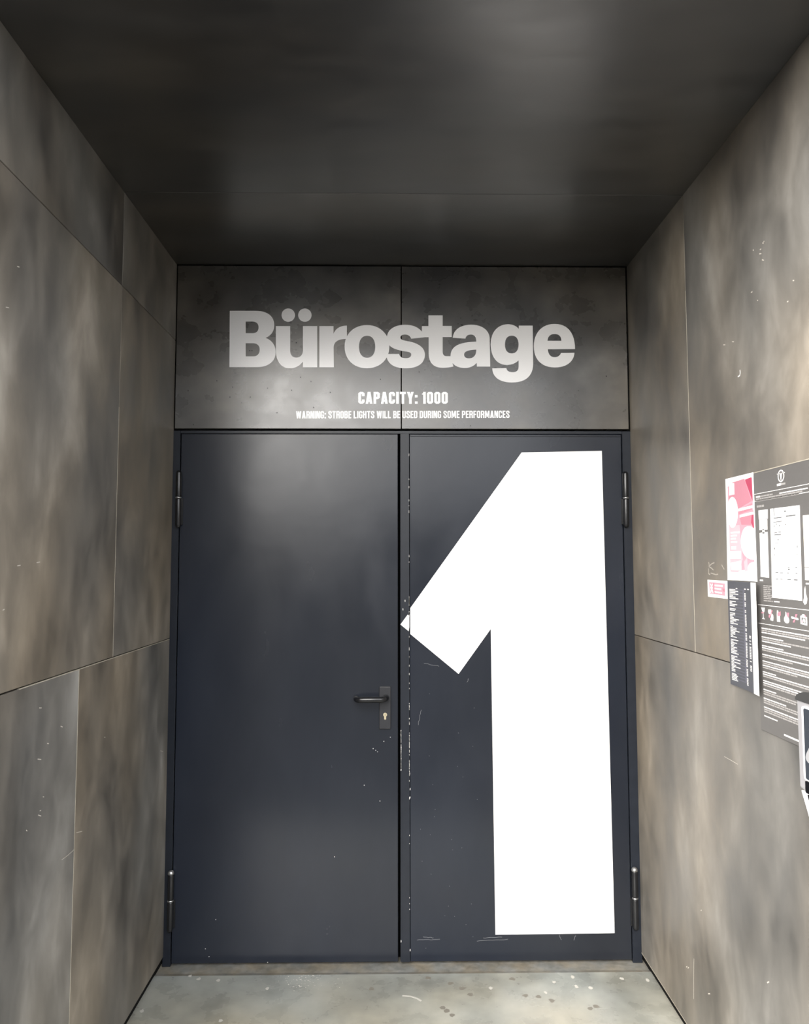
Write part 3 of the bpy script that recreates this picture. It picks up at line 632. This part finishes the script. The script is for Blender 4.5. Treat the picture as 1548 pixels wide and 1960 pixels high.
for q_ in [U("M 42 31.5 L 97 30 L 97 32.5 L 44 34 Z"), U("M 50 37.5 L 97 36 L 97 38.5 L 50 40 Z"), U("M 16 53 L 48 53 L 48 54.6 L 16 54.6 Z"), U("M 16 56 L 38 56 L 38 57.6 L 16 57.6 Z"), U("M 16 59 L 34 59 L 34 60.6 L 16 60.6 Z"), U("M 16 62 L 38 62 L 38 63.6 L 16 63.6 Z"), U("M 17 67 L 34 67 L 34 70 L 17 70 Z")]: flat('print_line', q_, fl(2), 0.0002, M['paper'], po)

# slate-blue timetable sheet whose right white margin curls away from the wall
tq = [w2(1395.5, 1112), w2(1447, 1115), w2(1453, 1323), w2(1401, 1309)]
ts = thing('timetable_sheet', (XR-0.001, tq[3][0], tq[3][1]), 'slate-blue timetable with columns of tiny white print under the pink poster', 'notice')
cy0 = tq[0][0]; cy1 = tq[1][0]; czt = tq[0][1]; czb = tq[3][1]
NY = 14; WT = 0.205
def curl(t):                     # t along the sheet, lifting off the wall at its right edge
    y = cy0-WT*t; lift = BT+0.0012+0.016*max(0.0, (t-0.15)/0.85)**1.7
    return y, lift
V, Fc = [], []
for k in range(NY+1):
    y, l = curl(k/NY)
    for z in (czb, czt):
        V.append((XR-l, y, z)); V.append((XR-l+0.0005, y, z))
for k in range(NY):
    a = k*4; b = a+4
    Fc += [(a, b, b+2, a+2), (a+1, a+3, b+3, b+1), (a, a+1, b+1, b), (a+2, b+2, b+3, a+3)]
Fc += [(0, 2, 3, 1), (NY*4, NY*4+1, NY*4+3, NY*4+2)]
sh_ = mesh_obj('paper', V, Fc, M['paper'], ts)
TW = 0.80
def on_curl(k):
    def f(p, q, h):
        y, l = curl(p*TW); return (XR-l-0.0002*k-h, y, czt+(czb-czt)*q)
    return f
def cells(y0, y1, z0, z1, n=6): return [[[(y0+(y1-y0)*i/n, z0), (y0+(y1-y0)*(i+1)/n, z0), (y0+(y1-y0)*(i+1)/n, z1), (y0+(y1-y0)*i/n, z1)]] for i in range(n)]
multi_flat('blue_field', cells(0, 1, 0, 1, 12), on_curl(1), 0.0002, M['blue'], ts)
rows = []
for k in range(62):
    z = 0.075+k*0.0142
    if k % 2 == 0: rows += cells(0.06, 0.66, z, z+0.0085, 5)
multi_flat('row_bands', rows, on_curl(2), 0.0001, M['blue2'], ts)['kind'] = 'stuff'
multi_flat('time_column', cells(0.63, 0.72, 0.075, 0.93, 2), on_curl(2), 0.00015, M['blue2'], ts)
rnd = random.Random(11); tx = []
for k in range(62):
    if k in (7, 12, 15, 24, 33, 44, 56): continue
    z = 0.075+k*0.0142; w0 = rnd.choice([0.10, 0.14, 0.18, 0.24, 0.2, 0.3, 0.36])
    tx += cells(0.07, 0.07+w0, z+0.001, z+0.0098, 3)
    if rnd.random() < 0.85: tx += cells(0.70, 0.765, z+0.001, z+0.0105, 1)
    if 28 < k < 52 and rnd.random() < 0.8: tx += cells(0.87, 0.95, z+0.001, z+0.0105, 1)
tx += cells(0.33, 0.40, 0.062, 0.072, 1)+cells(0.70, 0.78, 0.062, 0.072, 1)+cells(0.84, 0.93, 0.062, 0.072, 1)
multi_flat('white_print', tx, on_curl(3), 0.0001, M['print'], ts)['kind'] = 'stuff'

# small pink sticker beside the timetable
sq = [w2(1354, 1109.5), w2(1392, 1112), w2(1392.5, 1146.5), w2(1355, 1142)]
sk = thing('safety_sticker', (XR-0.0005, sq[3][0], sq[3][1]), 'small pink-and-white rectangular sticker left of the slate-blue timetable', 'sticker')
flat('paper', [sq], wall_put(0.0001), 0.0005, M['paper'], sk)
f = on_sheet(sq, 0.0006)
multi_flat('pink_field', [U("M 9 13 L 88 15 L 89 84 L 10 80 Z")], f, 0.0002, M['pink2'], sk)
f = on_sheet(sq, 0.0008)
for q_ in [U("M 37 25 L 78 27 L 78 36 L 37 35 Z"), U("M 37 43 L 70 45 L 70 54 L 37 52 Z"), U("M 37 63 L 74 66 L 74 75 L 37 71 Z"), U("E 21 46 7 6"), U("M 14 22 L 17 22 L 21 32 L 26 22 L 29 22 L 24 40 L 19 40 Z"), U("M 12 76 L 18 54 L 25 54 L 31 76 L 27 76 L 22 62 L 16 76 Z")]: flat('print_line', q_, f, 0.0002, M['paper'], sk)
for q_ in [U("M 30 16 L 36 16 L 36 80 L 30 80 Z"), U("M 76 44 L 88 45 L 88 62 L 78 60 Z")]: flat('red_shade', q_, f, 0.00015, M['pink'], sk)
# glue residue of a removed sticker
M['residue'] = plain('glue_residue', (0.40, 0.365, 0.32), 0.8)
shapes = []
for q in ([(1356, 1076), (1357, 1080), (1357, 1086)], [(1358, 1083), (1362, 1079), (1367, 1077)], [(1358, 1085), (1362, 1088), (1365, 1091)], [(1360, 1097), (1364, 1098), (1370, 1100), (1374, 1099)], [(1381, 1081), (1383, 1085), (1386, 1090)], [(1356, 1088), (1356, 1098), (1359, 1100)]):
    shapes += strip([w2(u, v) for u, v in q], 0.0032)
gr = multi_flat('glue_residue', shapes, wall_put(0.00005), 0.0003, M['residue'], wr); gr['label'] = 'faint glue residue of a removed sticker'
# scratches and nicks on the side walls
def wmarks(name, lst, W_, mat, sgn, X):
    sh = []
    for wid, q in lst: sh += strip([(W_(u, v).y, W_(u, v).z) for u, v in q], wid)
    parent = wr if sgn < 0 else wl
    return multi_flat(name, sh, lambda p, q, h: (X+sgn*(0.00005+h), p, q), 0.0002, mat, parent)
wmarks('scratch', [(0.0035, [(1416, 708), (1416.5, 714), (1415.5, 719), (1412, 721)])], RW, M['white'], -1, XR)
wmarks('scratch', [(0.0014, [(1328, 1835), (1327.6, 1850), (1327.3, 1880), (1327.5, 1912)])], RW, M['scuff'], -1, XR)
wmarks('scratch', [(0.001, [(1386, 1448), (1400, 1456), (1412, 1463)])], RW, M['scuff'], -1, XR)
o = wmarks('nicks', [(0.003, [(u, v), (u+random.uniform(1, 4), v+random.uniform(-2, 2))]) for u, v in [(1459, 465), (1461, 463), (1453, 486), (1458, 497), (1454, 478), (1441, 478), (1449, 575), (1437, 560), (1506, 578), (1517, 537), (1313, 1851), (1316, 1853), (1341, 1743), (1355, 1902), (1468, 1881), (1384, 660), (1401, 654)]], RW, M['scuff'], -1, XR); o['kind'] = 'stuff'
o = wmarks('nicks', [(0.0022, [(u, v), (u+random.uniform(2, 8), v+random.uniform(-2, 2))]) for u, v in [(33, 1083), (70, 1077), (5, 1168), (75, 1355), (116, 1390), (199, 1411), (90, 1423), (72, 1453), (76, 1552), (73, 1560), (82, 1525), (11, 588), (33, 510), (307, 1437), (50, 1589)]], LW, M['scuff'], 1, XL); o['kind'] = 'stuff'
for q_ in ([(142, 1626), (131, 1636), (118, 1646)], [(146, 1594), (157, 1591)]): wmarks('scratch', [(0.0014, q_)], LW, M['scuff'], 1, XL)

# ------------------------------------------------------------------ hand-sanitiser dispenser on the right wall
XF = XR-0.100
p0 = on(1529.5, 1508, 0, XF); p1 = on(1533, 1337, 0, XF)
DYF = p0.y; DYN = DYF-0.118; ZT_, ZBm = p1.z, p0.z
M['shell'] = plain('silver_grey_shell', (0.29, 0.285, 0.295), 0.35, spec=0.5)
M['shellwhite'] = plain('white_shell', (0.85, 0.85, 0.85), 0.3)
M['glossblack'] = plain('gloss_black', (0.006, 0.006, 0.007), 0.12)
M['window'] = plain('smoked_window', (0.04, 0.046, 0.056), 0.12)
M['topcap'] = plain('dark_grey_cap', (0.035, 0.035, 0.035), 0.5)
ym = (DYF+DYN)/2
ds = thing('sanitiser_dispenser', (XR, ym, ZBm-0.07), 'silver and black hand-sanitiser dispenser fixed low on the right wall beside the board', 'dispenser')
def shell(name, y0, y1, z0, z1, x0, x1, mat, bev, parent=None):
    return box(name, x0, x1, y0, y1, z0, z1, mat, parent or ds, bevel=bev, seg=3)
body = shell('body', DYN, DYF, ZBm, ZT_, XF, XR-0.012, M['shell'], 0.006)
shell('wall_bracket', DYN+0.012, DYF-0.012, ZBm-0.03, ZT_-0.02, XR-0.014, XR, M['topcap'], 0.002)
# domed top cap
V, Fc = [], []; NS = 12
for i in range(NS+1):
    t = math.pi*i/NS; yy = ym+0.061*math.cos(t); zz = ZT_-0.006+0.024*math.sin(t)
    V += [(XF-0.002, yy, zz), (XR-0.012, yy, zz)]
for i in range(NS): Fc.append((2*i, 2*i+1, 2*i+3, 2*i+2))
Fc += [tuple(range(0, 2*NS+2, 2)), tuple(range(1, 2*NS+3, 2)), (0, 2*NS, 2*NS+1, 1)]
mesh_obj('top_cap', V, Fc, M['topcap'], ds)
def face_put(off): return lambda p, q, h: (XF-off-h, p, q)
def rr(y0, y1, z0, z1, r):
    out = []
    for cy, cz, a0 in ((y1-r, z1-r, 0), (y0+r, z1-r, 90), (y0+r, z0+r, 180), (y1-r, z0+r, 270)):
        out += [(cy+r*math.cos(math.radians(a0+k*18)), cz+r*math.sin(math.radians(a0+k*18))) for k in range(6)]
    return out
zwin0 = on(1540, 1490, 0, XF).z; zwin1 = on(1540, 1352, 0, XF).z
fb_ = flat('window_bezel', [rr(DYN+0.028, DYF-0.028, zwin0, zwin1, 0.006)], face_put(0), 0.004, M['shellwhite'], ds)
flat('window_pane', [rr(DYN+0.037, DYF-0.037, zwin0+0.003, zwin1-0.003, 0.005)], face_put(0.004), 0.001, M['window'], fb_)
zi = on(1545, 1442, 0, XF).z
M['dropgrey'] = plain('pale_grey_emblem', (0.3, 0.3, 0.31), 0.4)
flat('drop_emblem', [path("M 0 26 C 8 12 20 2 20 -10 C 20 -26 -20 -26 -20 -10 C -20 2 -8 12 0 26 Z")[0]], lambda p, q, h: (XF-0.005-h, ym+p*0.0009, zi+q*0.0008), 0.0005, M['dropgrey'], fb_)
flat('sensor_band', [rr(DYN+0.028, DYF-0.030, ZBm-0.001, zwin0-0.003, 0.003)], face_put(0), 0.003, M['glossblack'], ds)
# lower nozzle block tapering downwards, white sides around a black face
zn = on(1538, 1546, 0, XF).z
def frustum(name, y0, y1, y2, y3, z0, z1, xf, xb, mat, parent):
    V = [(xf, y0, z1), (xf, y1, z1), (xb, y1, z1), (xb, y0, z1), (xf+0.012, y2, z0), (xf+0.012, y3, z0), (xb, y3, z0), (xb, y2, z0)]
    return mesh_obj(name, V, [(0, 1, 2, 3), (4, 7, 6, 5), (0, 4, 5, 1), (1, 5, 6, 2), (2, 6, 7, 3), (3, 7, 4, 0)], mat, parent, bevel=0.002, seg=2)
nz = frustum('nozzle_housing', DYN+0.008, DYF-0.008, DYN+0.022, DYF-0.022, zn-0.035, ZBm-0.002, XF-0.001, XR-0.03, M['shellwhite'], ds)
frustum('nozzle_face', DYN+0.036, DYF-0.036, DYN+0.044, DYF-0.044, zn-0.034, ZBm-0.003, XF-0.0035, XF+0.03, M['glossblack'], nz)
